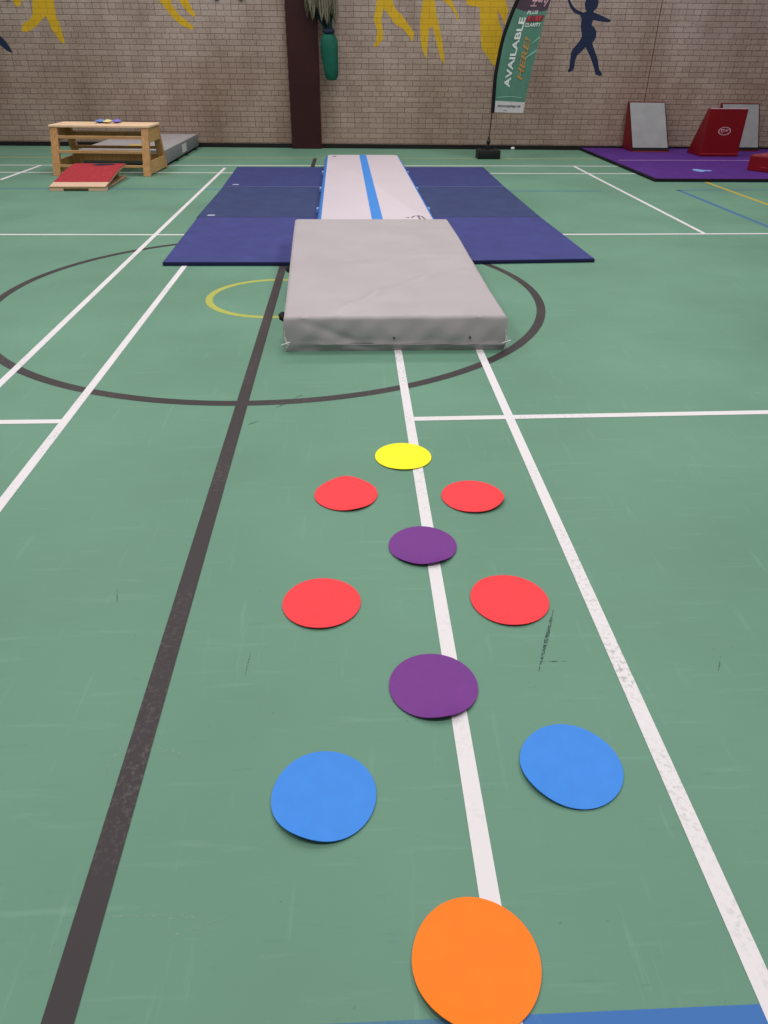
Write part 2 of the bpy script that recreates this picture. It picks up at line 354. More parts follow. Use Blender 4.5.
for k, pts in FIG.items():
    blue = k in ('b0', 'bl')
    o = obj('painted_figure', fill([(x, -.0015, z) for x, z in pts]), M['bfig' if blue else 'yfig'], wall)
    o['label'] = 'dark blue painted dancing figure' if blue else 'yellow painted dancing figure'
obj('expansion_joint', box(4.874, 4.886, -.002, 0, .105, 4.6), mat('brown_sealant', '#54392a', .8), wall)['label'] = 'brown vertical joint line'
for x, z in ((-5.14, 2.03), (-1.966, 2.045), (-1.6, 2.05)): obj('wall_bracket', box(x-.03, x+.03, -.03, 0, z-.03, z+.05, bevel=.008), M['blackp'], wall)
pl = obj('pillar', box(-.925, -.45, 13.38, 13.7, 0, 4.6, bevel=.006), M['pillar'], kind='structure'); pl['label'] = 'dark maroon painted pillar'
obj('corner_bead', box(-.452, -.436, 13.385, 13.6, 0, 4.6), mat('dark_red_edge', '#4a1519', .45), pl)

# ------------------------------------------------------------------ round floor spots
def spot(center, d, m, label, lift, seed, group=None, dy=None):
    rnd = random.Random(seed); b = bmesh.new(); seg, rings_ = 72, 10
    h = [(k, rnd.uniform(-.007, .007), rnd.uniform(0, 2*PI)) for k in (2, 3, 4)]
    def at(r, a):
        rr = d/2*r*(1 + sum(A*math.cos(k*a+p) for k, A, p in h))
        z = 0
        for ang, amp, wid in lift:
            da = (a - ang + PI) % (2*PI) - PI
            z += amp * max(0, (r - .35)/.65)**2 * math.exp(-(da/wid)**2)
        return Vector((rr*math.cos(a), rr*math.sin(a)*(dy or 1), z))
    T = .0022
    lay = []
    for z0 in (T, 0):
        c = b.verts.new((0, 0, z0)); R_ = []
        for i in range(1, rings_+1):
            R_.append([b.verts.new(at(i/rings_, 2*PI*k/seg) + Vector((0, 0, z0))) for k in range(seg)])
        for k in range(seg):
            b.faces.new((c, R_[0][k], R_[0][(k+1) % seg]))
            for i in range(rings_-1): b.faces.new((R_[i][k], R_[i+1][k], R_[i+1][(k+1) % seg], R_[i][(k+1) % seg]))
        lay.append(R_[-1])
    for k in range(seg): b.faces.new((lay[0][k], lay[0][(k+1) % seg], lay[1][(k+1) % seg], lay[1][k]))
    o = obj('floor_spot', b, M[m], loc=(center[0], center[1] - .005, .0022), smooth=True)
    return tag(o, label, 'floor spot', group)
S = -PI/2
spot((.200, 2.54), .226, 's_yellow', 'yellow round floor spot on the white line, nearest the grey crash mat', [(S, .003, .6)], 1)
spot((-.028, 2.252), .229, 's_red', 'red round floor spot in front and to the left of the yellow spot', [(PI/2, .012, .5), (S+.4, .006, .5)], 2)
spot((.433, 2.224), .226, 's_red', 'red round floor spot in front and to the right of the yellow spot', [(-.5, .012, .6), (S, .004, .5)], 3)
spot((.223, 1.92), .224, 's_purple', 'smaller-looking purple round floor spot on the white line between the two pairs of red spots', [(S+.3, .012, .55), (S-.6, .006, .4)], 4)
spot((-.100, 1.641), .229, 's_red', 'red round floor spot to the left, beyond the left blue spot', [(S, .004, .7)], 5)
spot((.456, 1.636), .230, 's_red', 'red round floor spot to the right beside the black scuff mark', [(PI*.75, .006, .6), (S, .003, .5)], 6)
spot((.195, 1.302), .228, 's_purple', 'purple round floor spot in front of the red pairs, just beyond the two blue spots', [(S+.2, .012, .6)], 7)
spot((-.076, .991), .229, 's_blue', 'blue round floor spot left of the white line with lifted front edge', [(S-.45, .012, .6)], 8)
spot((.484, 1.049), .230, 's_blue', 'blue round floor spot between the two white lines', [(PI+.5, .008, .6)], 9)
spot((.204, .640), .230, 's_orange', 'orange round floor spot, the nearest one, touching the blue line', [(S-.55, .012, .7)], 10)

# ------------------------------------------------------------------ grey crash mat
FLc, FRc, BRc, BLc = Vector((-.355, 3.752)), Vector((.835, 3.758)), Vector((.805, 6.215)), Vector((-.440, 6.215))
def cm_base(y): return .0 if y < 4.3 else min(.031, (y - 4.3)/1.28*.031)
creases = [((-.08, 3.82), (.155, 4.15), .009, .035), ((.155, 4.15), (.467, 4.46), .009, .04), ((.467, 4.46), (.82, 4.70), .008, .05), ((-.03, 4.87), (.38, 5.0), -.003, .05), ((.38, 5.0), (.8, 5.04), .004, .04), ((.43, 5.72), (.8, 5.83), .004, .04), ((.3, 5.2), (.8, 5.5), -.003, .07), ((-.1, 4.1), (.3, 4.0), -.004, .08)]
def crease(x, y):
    s = 0
    for a, c, amp, w in creases:
        a = Vector(a); c = Vector(c); p = Vector((x, y)); t = max(0, min(1, (p-a).dot(c-a)/(c-a).length_squared))
        s += 1.6 * amp * math.exp(-((p - a - (c-a)*t).length/w)**2)
    return s
def crash_body():
    b = bmesh.new(); NX, NY, NZ, H = 70, 140, 18, .190
    def pt(u, v, w):
        # u across, v along, w up (0..1); edges rounded, sides slightly bulged and wrinkled
        p = FLc.lerp(FRc, u).lerp(BLc.lerp(BRc, u), v)
        x, y = p; z0 = cm_base(y); z = z0 + w*H
        r = .018
        e = max(0, 1 - (1-w)*H/r); inset = r*(1 - math.sqrt(max(0, 1-e*e)))*.9 if e > 0 else 0
        bul = .012*math.sin(PI*min(1, w*1.05))
        if v == 0: y += inset - bul + .004*math.sin(u*21+3*w)*math.sin(PI*w) - .003*math.sin(u*47 - w*6)*(1-w)*w*4
        if v == 1: y += -inset + bul
        if u == 0: x += inset - bul*.6
        if u == 1: x -= inset - bul*.6
        # a fold runs low along the front
        if v == 0:
            f = math.exp(-((w - .20 - .03*math.sin(u*5))/.05)**2) * (1 if u > .16 else max(0, u/.16))
            y -= .006*f
            g = math.exp(-((u*1.0 - .05 - .35*(1-w))/.05)**2) * w*(1-w)*4
            y += .010*g
            g = math.exp(-((u - .38 - .10*(1-w))/.03)**2) * w*(1-w)*4; y += .006*g
        if w == 1: z += crease(x, y) * min(1, u*12, (1-u)*12, v*14, (1-v)*14) + .006*math.sin(PI*u)*math.sin(PI*v)
        return Vector((x, y, z))
    cache = {}
    def V(i, j, k):
        key = (i, j, k)
        if key not in cache: cache[key] = b.verts.new(pt(i/NX, j/NY, k/NZ))
        return cache[key]
    for i in range(NX):
        for j in range(NY):
            b.faces.new((V(i, j, NZ), V(i+1, j, NZ), V(i+1, j+1, NZ), V(i, j+1, NZ))); b.faces.new((V(i, j, 0), V(i, j+1, 0), V(i+1, j+1, 0), V(i+1, j, 0)))
    for k in range(NZ):
        for i in range(NX):
            b.faces.new((V(i, 0, k), V(i+1, 0, k), V(i+1, 0, k+1), V(i, 0, k+1))); b.faces.new((V(i, NY, k), V(i, NY, k+1), V(i+1, NY, k+1), V(i+1, NY, k)))
        for j in range(NY):
            b.faces.new((V(0, j, k), V(0, j, k+1), V(0, j+1, k+1), V(0, j+1, k))); b.faces.new((V(NX, j, k), V(NX, j+1, k), V(NX, j+1, k+1), V(NX, j, k+1)))
    return b
t = thing('crash_mat', 'thick light grey crash mat on the green floor in front of the white air track', 'crash mat', (.22, 5.0, 0))
def put(o, root): o.parent = root; o.matrix_parent_inverse = Matrix.Translation(-root.location); return o
put(obj('cover', crash_body(), M['crash'], smooth=True), t)
put(obj('seam', tube([(-.16 + .97*i/24, 3.7385 + .002*math.sin(i*1.3), .040 + .002*math.sin(i*.9)) for i in range(25)], .0022, seg=6), M['crashs'], smooth=True), t)
for x, y in ((-.352, 3.86), (-.385, 4.86)):
    o = put(obj('handle', tube([(x+.004, y-.05, .150), (x-.022, y-.035, .160), (x-.028, y, .163), (x-.022, y+.035, .160), (x+.004, y+.05, .150)], .013, seg=8), M['blackf'], smooth=True), t); o['label'] = 'black strap handle'
for x, y in ((-.350, 3.733), (.838, 3.742)):
    b = tube([(x, y, .055), (x-.004, y-.006, .085), (x+.010, y-.012, .05), (x+.014, y-.012, .045)], .0035, seg=6)
    tube([(x-.022, y-.005, .043), (x, y-.012, .053), (x+.024, y-.010, .060)], .0045, b, 6); tube([(x-.003, y-.008, .05), (x+.006, y-.01, .03)], .003, b, 6)
    tube([(x-.004, y-.003, .012), (x-.004, y-.003, .12)], .0016, b, 5)
    o = put(obj('tie_cord', b, M['whitec'], smooth=True), t); o['label'] = 'white knotted cord'
for x, z in ((.23, .075), (.64, .075)): put(obj('eyelet', lathe([(.006, -.002), (.0075, 0), (.006, .003)], 10), M['grey_metal']), t).matrix_basis = Matrix.Translation((x, 3.738, z)) @ Matrix.Rotation(PI/2, 4, 'X')

# ------------------------------------------------------------------ air track
t = thing('air_track', 'long white inflatable air track with a blue centre stripe between blue mats', 'air track', (.226, 8.86, 0), .0085)
LA, WA, HA = 4.96, .975, .135
def rrect(w, l, r, n=6):
    o = []
    for cx, cy, a0 in ((w/2-r, l/2-r, 0), (-w/2+r, l/2-r, PI/2), (-w/2+r, -l/2+r, PI), (w/2-r, -l/2+r, 1.5*PI)):
        for k in range(n+1): a = a0 + PI/2*k/n; o.append((cx+r*math.cos(a), cy+r*math.sin(a)))
    return o
def loft(secs):
    b = bmesh.new(); R_ = [[b.verts.new((x, y, z)) for x, y in ps] for ps, z in secs]; n = len(R_[0])
    for i in range(len(R_)-1):
        for k in range(n): b.faces.new((R_[i][k], R_[i][(k+1) % n], R_[i+1][(k+1) % n], R_[i+1][k]))
    b.faces.new(R_[0][::-1]); b.faces.new(R_[-1]); return b
obj('side_band', loft([(rrect(WA + e, LA + e, .07), z) for e, z in ((-.02, .001), (.0, .028), (.085, .05), (.095, .075), (.07, .105), (.03, HA-.012), (.0, HA-.004))]), M['airb'], t, smooth=True)['label'] = 'blue sides'
obj('top_panel', loft([(rrect(WA + .01, LA + .01, .07), HA-.008), (rrect(WA + .005, LA+.005, .07), HA-.002), (rrect(WA-.01, LA-.01, .065), HA)]), M['air'], t, smooth=True)['label'] = 'white top surface'
obj('centre_stripe', prism([(-.047, -LA/2+.006), (.05, -LA/2+.006), (.05, LA/2-.006), (-.047, LA/2-.006)], HA-.001, HA+.0012), M['airs'], t)['label'] = 'blue stripe'
b = strip([(.31, -2.13), (.335, -2.06), (.375, -2.03), (.405, -2.08), (.42, -2.2)], .016, HA+.0014); merge(b, strip([(.372, -2.05), (.378, -2.2)], .018, HA+.0014)); merge(b, strip([(.255, -2.13), (.29, -2.115)], .02, HA+.0014))
obj('printed_logo', b, M['logo'], t)['label'] = 'grey printed mark'
obj('valve', lathe([(.028, HA), (.028, HA+.004), (.012, HA+.007)], 16, cx=-.40, cy=2.28), M['logo'], t)['label'] = 'grey valve cap'
for y in (-1.35, -.1, 1.2):
    obj('ring_tab', box(-.555, -.530, y-.04, y+.04, .045, .085, bevel=.005), M['paleblue'], t); obj('ring_tab', box(.530, .555, y-.04, y+.04, .045, .085, bevel=.005), M['paleblue'], t)

# ------------------------------------------------------------------ blue mats (three each side)
def flat_mat(name, pts, h, mtop, medge, label, cat, group, tags=(), velcro=None, rim=.006):
    cx = sum(p[0] for p in pts)/4; cy = sum(p[1] for p in pts)/4
    t = thing(name, label, cat, (cx, cy, 0), 0, group)
    P = [(x-cx, y-cy) for x, y in pts]
    I = [(x - math.copysign(rim, x), y - math.copysign(rim if (y < 0) == (rim < .01 or cy < 11.7) else .004, y)) for x, y in P]
    obj('foam_base', prism(P, .0022, h-.003, bevel=.003), M[medge], t)['label'] = 'dark edge'
    obj('top_cover', prism(I, h-.004, h, bevel=.0015), M[mtop], t)
    for x, y in tags:
        obj('label_tag', prism([(x-cx-.035, y-cy-.03), (x-cx+.035, y-cy-.03), (x-cx+.035, y-cy+.03), (x-cx-.035, y-cy+.03)], h, h+.0008), M['tag'], t)
    if velcro: obj('velcro_strip', prism([(a-cx, b_-cy) for a, b_ in velcro], h, h+.0008), M['velcro'], t)
    return t
HM = .03
gL, gR = 'blue mats along the left of the air track', 'blue mats along the right of the air track'
flat_mat('gym_mat', [(-1.405, 5.60), (-.295, 5.59), (-.285, 7.335), (-1.445, 7.335)], HM, 'mat_near', 'mat_edge', 'violet-blue gym mat left of the air track, nearest the camera', 'gym mat', gL)
flat_mat('gym_mat', [(-1.455, 7.338), (-.29, 7.338), (-.29, 9.215), (-1.47, 9.215)], HM, 'mat_mid', 'mat_edge', 'slate-blue gym mat left of the air track, middle of its row of three', 'gym mat', gL, [(-1.33, 7.43)], [(-1.455, 9.18), (-.29, 9.18), (-.29, 9.205), (-1.455, 9.205)])
flat_mat('gym_mat', [(-1.475, 9.218), (-.3, 9.218), (-.31, 10.89), (-1.525, 10.89)], HM, 'mat_far', 'mat_edge', 'navy gym mat left of the air track, nearest the brick wall', 'gym mat', gL, [(-1.34, 9.33)])
flat_mat('gym_mat', [(.775, 5.62), (1.905, 5.68), (1.865, 7.345), (.775, 7.345)], HM, 'mat_near', 'mat_edge', 'violet-blue gym mat right of the air track, nearest the camera', 'gym mat', gR)
flat_mat('gym_mat', [(.775, 7.348), (1.865, 7.348), (1.86, 9.25), (.77, 9.24)], HM, 'mat_mid', 'mat_edge', 'slate-blue gym mat right of the air track, middle of its row of three', 'gym mat', gR, [], [(.77, 9.205), (1.85, 9.215), (1.85, 9.24), (.77, 9.23)])
flat_mat('gym_mat', [(.77, 9.243), (1.86, 9.253), (1.885, 10.95), (.75, 10.93)], HM, 'mat_far', 'mat_edge', 'navy gym mat right of the air track, nearest the brick wall', 'gym mat', gR)

# ------------------------------------------------------------------ purple mats
gp = 'purple mats under the wedges'
flat_mat('floor_mat', [(3.91, 9.83), (8.0, 9.80), (8.0, 11.78), (3.91, 11.71)], .04, 'purple', 'purple_edge', 'purple floor mat with black edge, front one of two, carrying the pale blue marker', 'floor mat', gp, [], [(4.03, 11.66), (7.98, 11.73), (7.98, 11.765), (4.03, 11.695)], rim=.022)
flat_mat('floor_mat', [(3.91, 11.72), (8.0, 11.79), (8.0, 13.215), (3.91, 13.345)], .04, 'purple', 'purple_edge', 'purple floor mat against the brick wall, behind the front purple mat', 'floor mat', gp, rim=.022)
for n in bpy.data.objects:
    if n.name.startswith('velcro_strip') and n.parent and n.parent.name.startswith('floor_mat'): n.data.materials[0] = M['seam']
b = bmesh.new(); pts = []
for k in range(28):
    a = 2*PI*k/28; pts.append((.098*math.cos(a), .135*math.sin(a)))
pts = [(x, y) for x, y in pts if not (x > .085)]
o = fill([(x*.65, y, 0) for x, y in [(.26, .005), (.262, -.045), (.22, -.065), (.15, -.055), (.09, -.075), (.06, -.11), (.0, -.135), (-.06, -.115), (-.095, -.05), (-.098, .02), (-.075, .09), (-.03, .128), (.03, .13), (.075, .09), (.11, .04), (.18, .02)]])
ext = bmesh.ops.extrude_face_region(o, geom=o.faces[:]); bmesh.ops.translate(o, vec=(0, 0, .006), verts=[v for v in ext['geom'] if isinstance(v, bmesh.types.BMVert)])
tag(obj('floor_marker', o, M['paleblue'], loc=(4.775, 10.56, .0408)), 'small pale blue flat marker with a narrow tail lying on the purple mat', 'floor marker')

# ------------------------------------------------------------------ red and grey wedges
def wedge(name, label, loc, rz, w, d, h, top_d, show, lean=0):
    """stands on its end; local front (-y) is the sloped grey face"""
    t = thing(name, label, 'foam wedge', loc, rz)
    bot = [(-w/2, 0, 0), (w/2, 0, 0), (w/2, d, 0), (-w/2, d, 0)]; top = [(lean-w/2, d-top_d, h), (lean+w/2, d-top_d, h), (lean+w/2, d, h), (lean-w/2, d, h)]
    obj('foam_body', hexa(bot, top, bevel=.008), M['red'], t)
    sl = Vector((lean, d-top_d, h)); n = Vector((0, -h, d-top_d)).normalized()
    def q(x, f, e): return tuple(Vector((x, 0, 0)) + sl*f + n*e)
    obj('face_cover', hexa([q(-w/2+.012, .085, -.003), q(w/2-.012, .085, -.003), q(w/2-.012, .985, -.003), q(-w/2+.012, .985, -.003)], [q(-w/2+.016, .085, .004), q(w/2-.016, .085, .004), q(w/2-.016, .98, .004), q(-w/2+.016, .98, .004)]), M['wedge'], t)['label'] = 'grey sloped face'
    obj('black_strip', hexa([q(-w/2+.012, .02, -.003), q(w/2-.012, .02, -.003), q(w/2-.012, .085, -.003), q(-w/2+.012, .085, -.003)], [q(-w/2+.014, .025, .003), q(w/2-.014, .025, .003), q(w/2-.014, .085, .003), q(-w/2+.014, .085, .003)]), M['blackf'], t)['label'] = 'black strip at the foot'
    b = tube([q(-w/2+.006, .02, .002), q(-w/2+.006, .985, .002), q(w/2-.006, .985, .002), q(w/2-.006, .02, .002)], .006, seg=6)
    obj('piping', b, M['blackf'], t)
    return t, q
ZP = .0405
wedge('foam_wedge', 'red foam wedge with grey sloping face, leftmost wedge on the purple mats', (4.90, 12.74, ZP), -.02, .60, .54, .685, .06, 'grey', -.035)
wedge('foam_wedge', 'foam wedge with grey face by the wall, half hidden behind the red logo wedge', (6.46, 12.90, ZP), -.04, .62, .32, .675, .06, 'grey', -.06)
t, q = wedge('foam_wedge', 'red foam wedge standing upright and showing its flat red face with round logo', (5.765, 12.67, ZP), PI + .02, .60, .50, .655, .06, 'red')
# round mark on the flat face (local +y side, turned towards the room)
ang = lambda r, a, e=0: (r*1.75*math.cos(a), .5015 + e, .352 + r*math.sin(a))
b = bmesh.new(); A = []; B = []
for k in range(40): A.append(b.verts.new(ang(.047, 2*PI*k/40))); B.append(b.verts.new(ang(.057, 2*PI*k/40)))
for k in range(40): b.faces.new((A[k], B[k], B[(k+1) % 40], A[(k+1) % 40]))
obj('logo_ring', b, M['print'], t)['label'] = 'pale oval ring'
text('logo_lettering', 'TJW', M['print'], t, lambda u, v: (.066 - .132*u, .5015, .325 + .054*v), .02, .2, 'pale lettering')
obj('foot_piping', tube([(-.298, .502, .035), (.298, .502, .035)], .008, seg=6), M['redlite'], t)['label'] = 'bright red piping'
obj('top_piping', tube([(-.298, .498, .651), (.298, .498, .651)], .007, seg=6), M['print'], t)['label'] = 'pale piping'
t = thing('foam_block', 'low dark red foam block on the purple mat at the right edge', 'foam block', (5.48, 10.63, ZP))
ux, uy = Vector((.58, -.82)), Vector((.82, .58))
def bl(a, c): p = ux*a + uy*c; return (p.x, p.y)
obj('foam_body', prism([bl(0, 0), bl(.30, 0), bl(.30, .5), bl(0, .5)], 0, .19, bevel=.012), M['red'], t)
obj('top_pad', prism([bl(.02, .02), bl(.28, .02), bl(.28, .48), bl(.02, .48)], .185, .196, bevel=.004), mat('lighter_red_vinyl', '#8f3a40', .5), t)  # top coloured a lighter, duller red than the block body
obj('seam', tube([(*bl(-.002, .01), .055), (*bl(.302, -.002), .055), (*bl(.302, .49), .055)], .005, seg=6), M['redlite'], t)

# ------------------------------------------------------------------ wooden vaulting trestle
t = thing('vaulting_trestle', 'wooden vaulting trestle with rails and a flat top in front of the grey landing mat', 'gym trestle', (-3.15, 10.18, 0), -.05)
W2 = .622; DB, TF, TB, HT = .86, .20, .70, .535
def yf(z): return TF*z/HT
def yb(z): return DB - (DB-TB)*z/HT
for s in (-1, 1):
    x0, x1 = (s*W2, s*(W2-.092)) if s > 0 else (-W2, -W2+.092)
    x0, x1 = min(x0, x1), max(x0, x1)
    obj('leg', hexa([(x0, 0, 0), (x1, 0, 0), (x1, .06, 0), (x0, .06, 0)], [(x0, TF, HT), (x1, TF, HT), (x1, TF+.06, HT), (x0, TF+.06, HT)], bevel=.005), M['wood'], t)
    obj('leg', hexa([(x0, DB-.06, 0), (x1, DB-.06, 0), (x1, DB, 0), (x0, DB, 0)], [(x0, TB-.06, HT), (x1, TB-.06, HT), (x1, TB, HT), (x0, TB, HT)], bevel=.005), M['wood'], t)
    e0, e1 = (W2-.03, W2-.006) if s > 0 else (-W2+.006, -W2+.03)
    for za, zb in ((.37, HT-.004), (.02, .165)):
        obj('end_panel', hexa([(e0, yf(za)+.05, za), (e1, yf(za)+.05, za), (e1, yb(za)-.05, za), (e0, yb(za)-.05, za)], [(e0, yf(zb)+.05, zb), (e1, yf(zb)+.05, zb), (e1, yb(zb)-.05, zb), (e0, yb(zb)-.05, zb)], bevel=.003), M['woody'], t)
for za, zb in ((.41, .445), (.25, .285), (.095, .125)):
    y = yf(za) + .012; obj('rail', box(-W2+.06, W2-.06, y, y+.03, za, zb, bevel=.004), M['woodx'], t)
for za, zb in ((.40, .45), (.245, .28), (.09, .185)):
    y = yb(za) - .045; obj('rail', box(-W2+.06, W2-.06, y, y+.03, za, zb, bevel=.004), M['wood'], t)
obj('top_board', box(-W2-.01, W2+.01, TF-.012, TB+.012, HT, HT+.028, bevel=.006), M['woodtop'], t)['label'] = 'pale wooden top'
def beanbag(x, y, rx, ry, m, label, rz=0):
    b = bmesh.new(); bmesh.ops.create_icosphere(b, subdivisions=3, radius=1)
    for v in b.verts:
        n = (abs(v.co.x)**3 + abs(v.co.y)**3)**(1/3); s = 1 if n < 1e-6 else min(1.25, math.hypot(v.co.x, v.co.y)/n)
        v.co = Vector((v.co.x*s*rx, v.co.y*s*ry, (v.co.z*(1 - .55*n)+.45)*.022))
    mn = min(v.co.z for v in b.verts)
    for v in b.verts: v.co.z -= mn
    o = obj('bean_bag', b, M[m], loc=(x, y, HT+.0285), smooth=True); o.rotation_euler = (0, 0, rz)
    return tag(o, label, 'bean bag')
beanbag(-3.21, 10.74, .065, .11, 'bluebag', 'small blue soft bag, left one on the wooden trestle top')
beanbag(-3.105, 10.70, .05, .10, 'yellowbag', 'small pale yellow soft bag between two bluish ones on the trestle')
beanbag(-3.00, 10.74, .05, .11, 'violetbag', 'small violet-blue soft bag, right one on the wooden trestle top')

# ------------------------------------------------------------------ grey landing mat behind
t = thing('landing_mat', 'grey landing mat lying on the floor behind the wooden trestle against the wall', 'crash mat', (-3.1, 12.32, 0), -.015)
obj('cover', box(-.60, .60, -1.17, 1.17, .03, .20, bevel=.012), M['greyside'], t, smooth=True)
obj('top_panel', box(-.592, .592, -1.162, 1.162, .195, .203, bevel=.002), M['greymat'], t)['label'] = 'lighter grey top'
obj('base_panel', box(-.585, .585, -1.15, 1.15, 0, .032), M['blackf'], t)['label'] = 'black underside'
obj('side_label', box(.597, .6035, -.12, .18, .06, .17), M['label'], t)['label'] = 'white label patch'
obj('top_label', box(-.06, .09, -.62, -.46, .2025, .2045), M['ylabel'], t)['label'] = 'yellow label patch'
for y in (-.55, .15, .85): obj('handle', box(.598, .625, y-.07, y+.07, .015, .035, bevel=.004), M['blackf'], t)

# ------------------------------------------------------------------ springboard
t = thing('springboard', 'red carpeted springboard with pale wooden front strip on the floor before the trestle', 'springboard', (-3.095, 9.03, 0), .012)
N = 14; LB = 1.03
def ztop(v): return   .045 + .115*math.sin(min(1, v)*PI/2*.92)**1.15
def deck(v0, v1, x0, x1, off, th, n=N):
    b = bmesh.new(); R_ = []
    for i in range(n+1):
        v = v0 + (v1-v0)*i/n; z = ztop(v) + off
        R_.append([b.verts.new(p) for p in ((x0, v*LB, z-th), (x1, v*LB, z-th), (x1, v*LB, z), (x0, v*LB, z))])
    for i in range(n):
        for k in range(4): b.faces.new((R_[i][k], R_[i][(k+1) % 4], R_[i+1][(k+1) % 4], R_[i+1][k]))
    b.faces.new(R_[0][::-1]); b.faces.new(R_[-1]); return b
obj('top_board', deck(0, 1, -.315, .315, 0, .018), M['ply'], t, smooth=True)
obj('carpet', deck(.17, 1, -.312, .312, .006, .007), M['carpet'], t, smooth=True)['label'] = 'red carpet covering'
obj('front_strip', deck(0, .17, -.315, .315, .003, .004, 4), M['pine'], t, smooth=True)['label'] = 'pale wooden front strip'
obj('base_board', box(-.30, .30, .02, LB+.02, .006, .024, bevel=.003), M['ply'], t)
for a, c in ((-.315, -.16), (.12, .315)): obj('front_block', box(a, c, 0, .09, 0, .03, bevel=.003), M['pine'], t)['label'] = 'pale wooden front block'
obj('back_support', box(-.26, .26, LB-.20, LB-.15, .024, .145, bevel=.004), M['ply'], t)
for x in (-.2, 0, .2): obj('spring', tube([(x+.03*math.cos(k*.8), LB-.3+.03*math.sin(k*.8), .024+.105*k/40) for k in range(41)], .005, seg=6), M['grey_metal'], t, smooth=True)
b = fill([(x, y, 0) for x, y in [(-.06, .90), (.02, .865), (.16, .90), (.22, .96), (.16, 1.0), (.0, 1.0), (-.05, .96)]])
for v in b.verts: v.co.z = ztop(v.co.y/LB) + .0075
obj('printed_mark', b, M['navy'], t)['label'] = 'dark blue printed mark'

# ------------------------------------------------------------------ feather flag
YF = 12.2
Ls = [(.627, 2.146), (1.063, 2.146), (1.30, 2.172), (1.541, 2.212), (1.78, 2.285), (1.997, 2.371), (2.25, 2.49), (2.5, 2.64), (2.7, 2.80), (2.85, 2.97), (2.93, 3.12)]
Rs = [(.616, 2.635), (.966, 2.677), (1.449, 2.752), (1.759, 2.805), (2.002, 2.868), (2.3, 2.97), (2.6, 3.08), (2.8, 3.15), (2.93, 3.18)]
def interp(T, z):
    if z <= T[0][0]: return T[0][1]
    for i in range(len(T)-1):
        if z <= T[i+1][0]:
            a = (z - T[i][0])/(T[i+1][0]-T[i][0]); m0 = (T[i+1][1]-T[max(i-1, 0)][1])/(T[i+1][0]-T[max(i-1, 0)][0]); m1 = (T[min(i+2, len(T)-1)][1]-T[i][1])/(T[min(i+2, len(T)-1)][0]-T[i][0])
            h = T[i+1][0]-T[i][0]; return (2*a**3-3*a*a+1)*T[i][1] + (a**3-2*a*a+a)*h*m0 + (-2*a**3+3*a*a)*T[i+1][1] + (a**3-a*a)*h*m1
    return T[-1][1]
fx0, fz0 = 2.146, 0
t = thing('feather_flag', 'green feather flag reading AVAILABLE HERE on a black pole and weighted base', 'flag banner', (2.12, YF, 0))
def wave(x, z): s = x - interp(Ls, z); return .016*math.sin(s*9 + z*3.2)*min(1, s*5)
def FP(x, z, e=0): return Vector((x - 2.12, wave(x, z) - e, z))
SW = .052
def cloth(s0, s1, lo, hi, nz=24, ns=12, e=0):
    b = bmesh.new(); G = []
    for j in range(nz+1):
        row = []
        for i in range(ns+1):
            s = s0+(s1-s0)*i/ns; z = lo(s)+(hi(s)-lo(s))*j/nz
            x = (interp(Ls, z)+SW)*(1-s) + interp(Rs, z)*s
            row.append(b.verts.new(FP(x, z, e)))
        G.append(row)
    for j in range(nz):
        for i in range(ns): b.faces.new((G[j][i], G[j][i+1], G[j+1][i+1], G[j+1][i]))
    return b
z_b = lambda s: .627 - .011*s
z_w = lambda s: .775 - .02*s
z_p = lambda s: 1.905 - .15*s + .13*s*s
z_t = lambda s: 2.92
obj('hem_panel', cloth(0, 1, z_b, z_w, 6), M['flagw'], t, smooth=True)['label'] = 'white bottom panel'
obj('main_panel', cloth(0, 1, z_w, z_p, 40), M['flag'], t, smooth=True)['label'] = 'green main panel'
obj('top_panel', cloth(0, 1, z_p, z_t, 30), M['flagp'], t, smooth=True)['label'] = 'plum top panel'
b = bmesh.new(); G = []
for j in range(61):
    z = .615 + (2.93-.615)*j/60; x = interp(Ls, z); G.append([b.verts.new((x + a - 2.12, y, z)) for a, y in ((0, 0), (SW*.5, -.014), (SW+.004, -.001), (SW*.5, .014))])
for j in range(60):
    for k in range(4): b.faces.new((G[j][k], G[j][(k+1) % 4], G[j+1][(k+1) % 4], G[j+1][k]))
b.faces.new(G[0][::-1]); b.faces.new(G[-1])
obj('pole_sleeve', b, M['blackf'], t, smooth=True)['label'] = 'black sleeve along the pole'
obj('pole', tube([(.025, 0, .12), (.035, 0, .35), (.047, 0, .70)], .008, seg=10), M['blackp'], t, smooth=True)
obj('pole_joint', lathe([(.022, .12), (.026, .17), (.018, .19), (.03, .215), (.034, .235), (.018, .255), (.014, .30)], 14, cx=.027), M['blackp'], t, smooth=True)
obj('base_weight', box(-.14, .205, -.13, .14, 0, .125, bevel=.012), M['blackp'], t, smooth=True)['label'] = 'black weighted base'
obj('carry_strap', tube([(-.09, -.02, .123), (-.06, -.02, .136), (.10, -.02, .136), (.13, -.02, .123)], .006, seg=6), M['blackf'], t)
E_ = .006
def upward(z0, z1, xl, xr):
    # reading upward: baseline on the right, tops on the left
    def fn(u, v):
        z = z0 + (z1-z0)*u; xa = interp(xr, z); xb = interp(xl, z)
        return FP(xa + (xb-xa)*v, z, E_)
    return fn
text('lettering', 'AVAILABLE', M['white_ink'], t, upward(.945, 1.80, [(.9, 2.295), (1.35, 2.36), (1.8, 2.455)], [(.9, 2.385), (1.35, 2.448), (1.8, 2.545)]), .03, 0, 'white lettering')
text('lettering', 'HERE!', M['orange_ink'], t, upward(1.035, 1.57, [(1, 2.478), (1.6, 2.565)], [(1, 2.568), (1.6, 2.645)]), .015, .3, 'orange lettering')
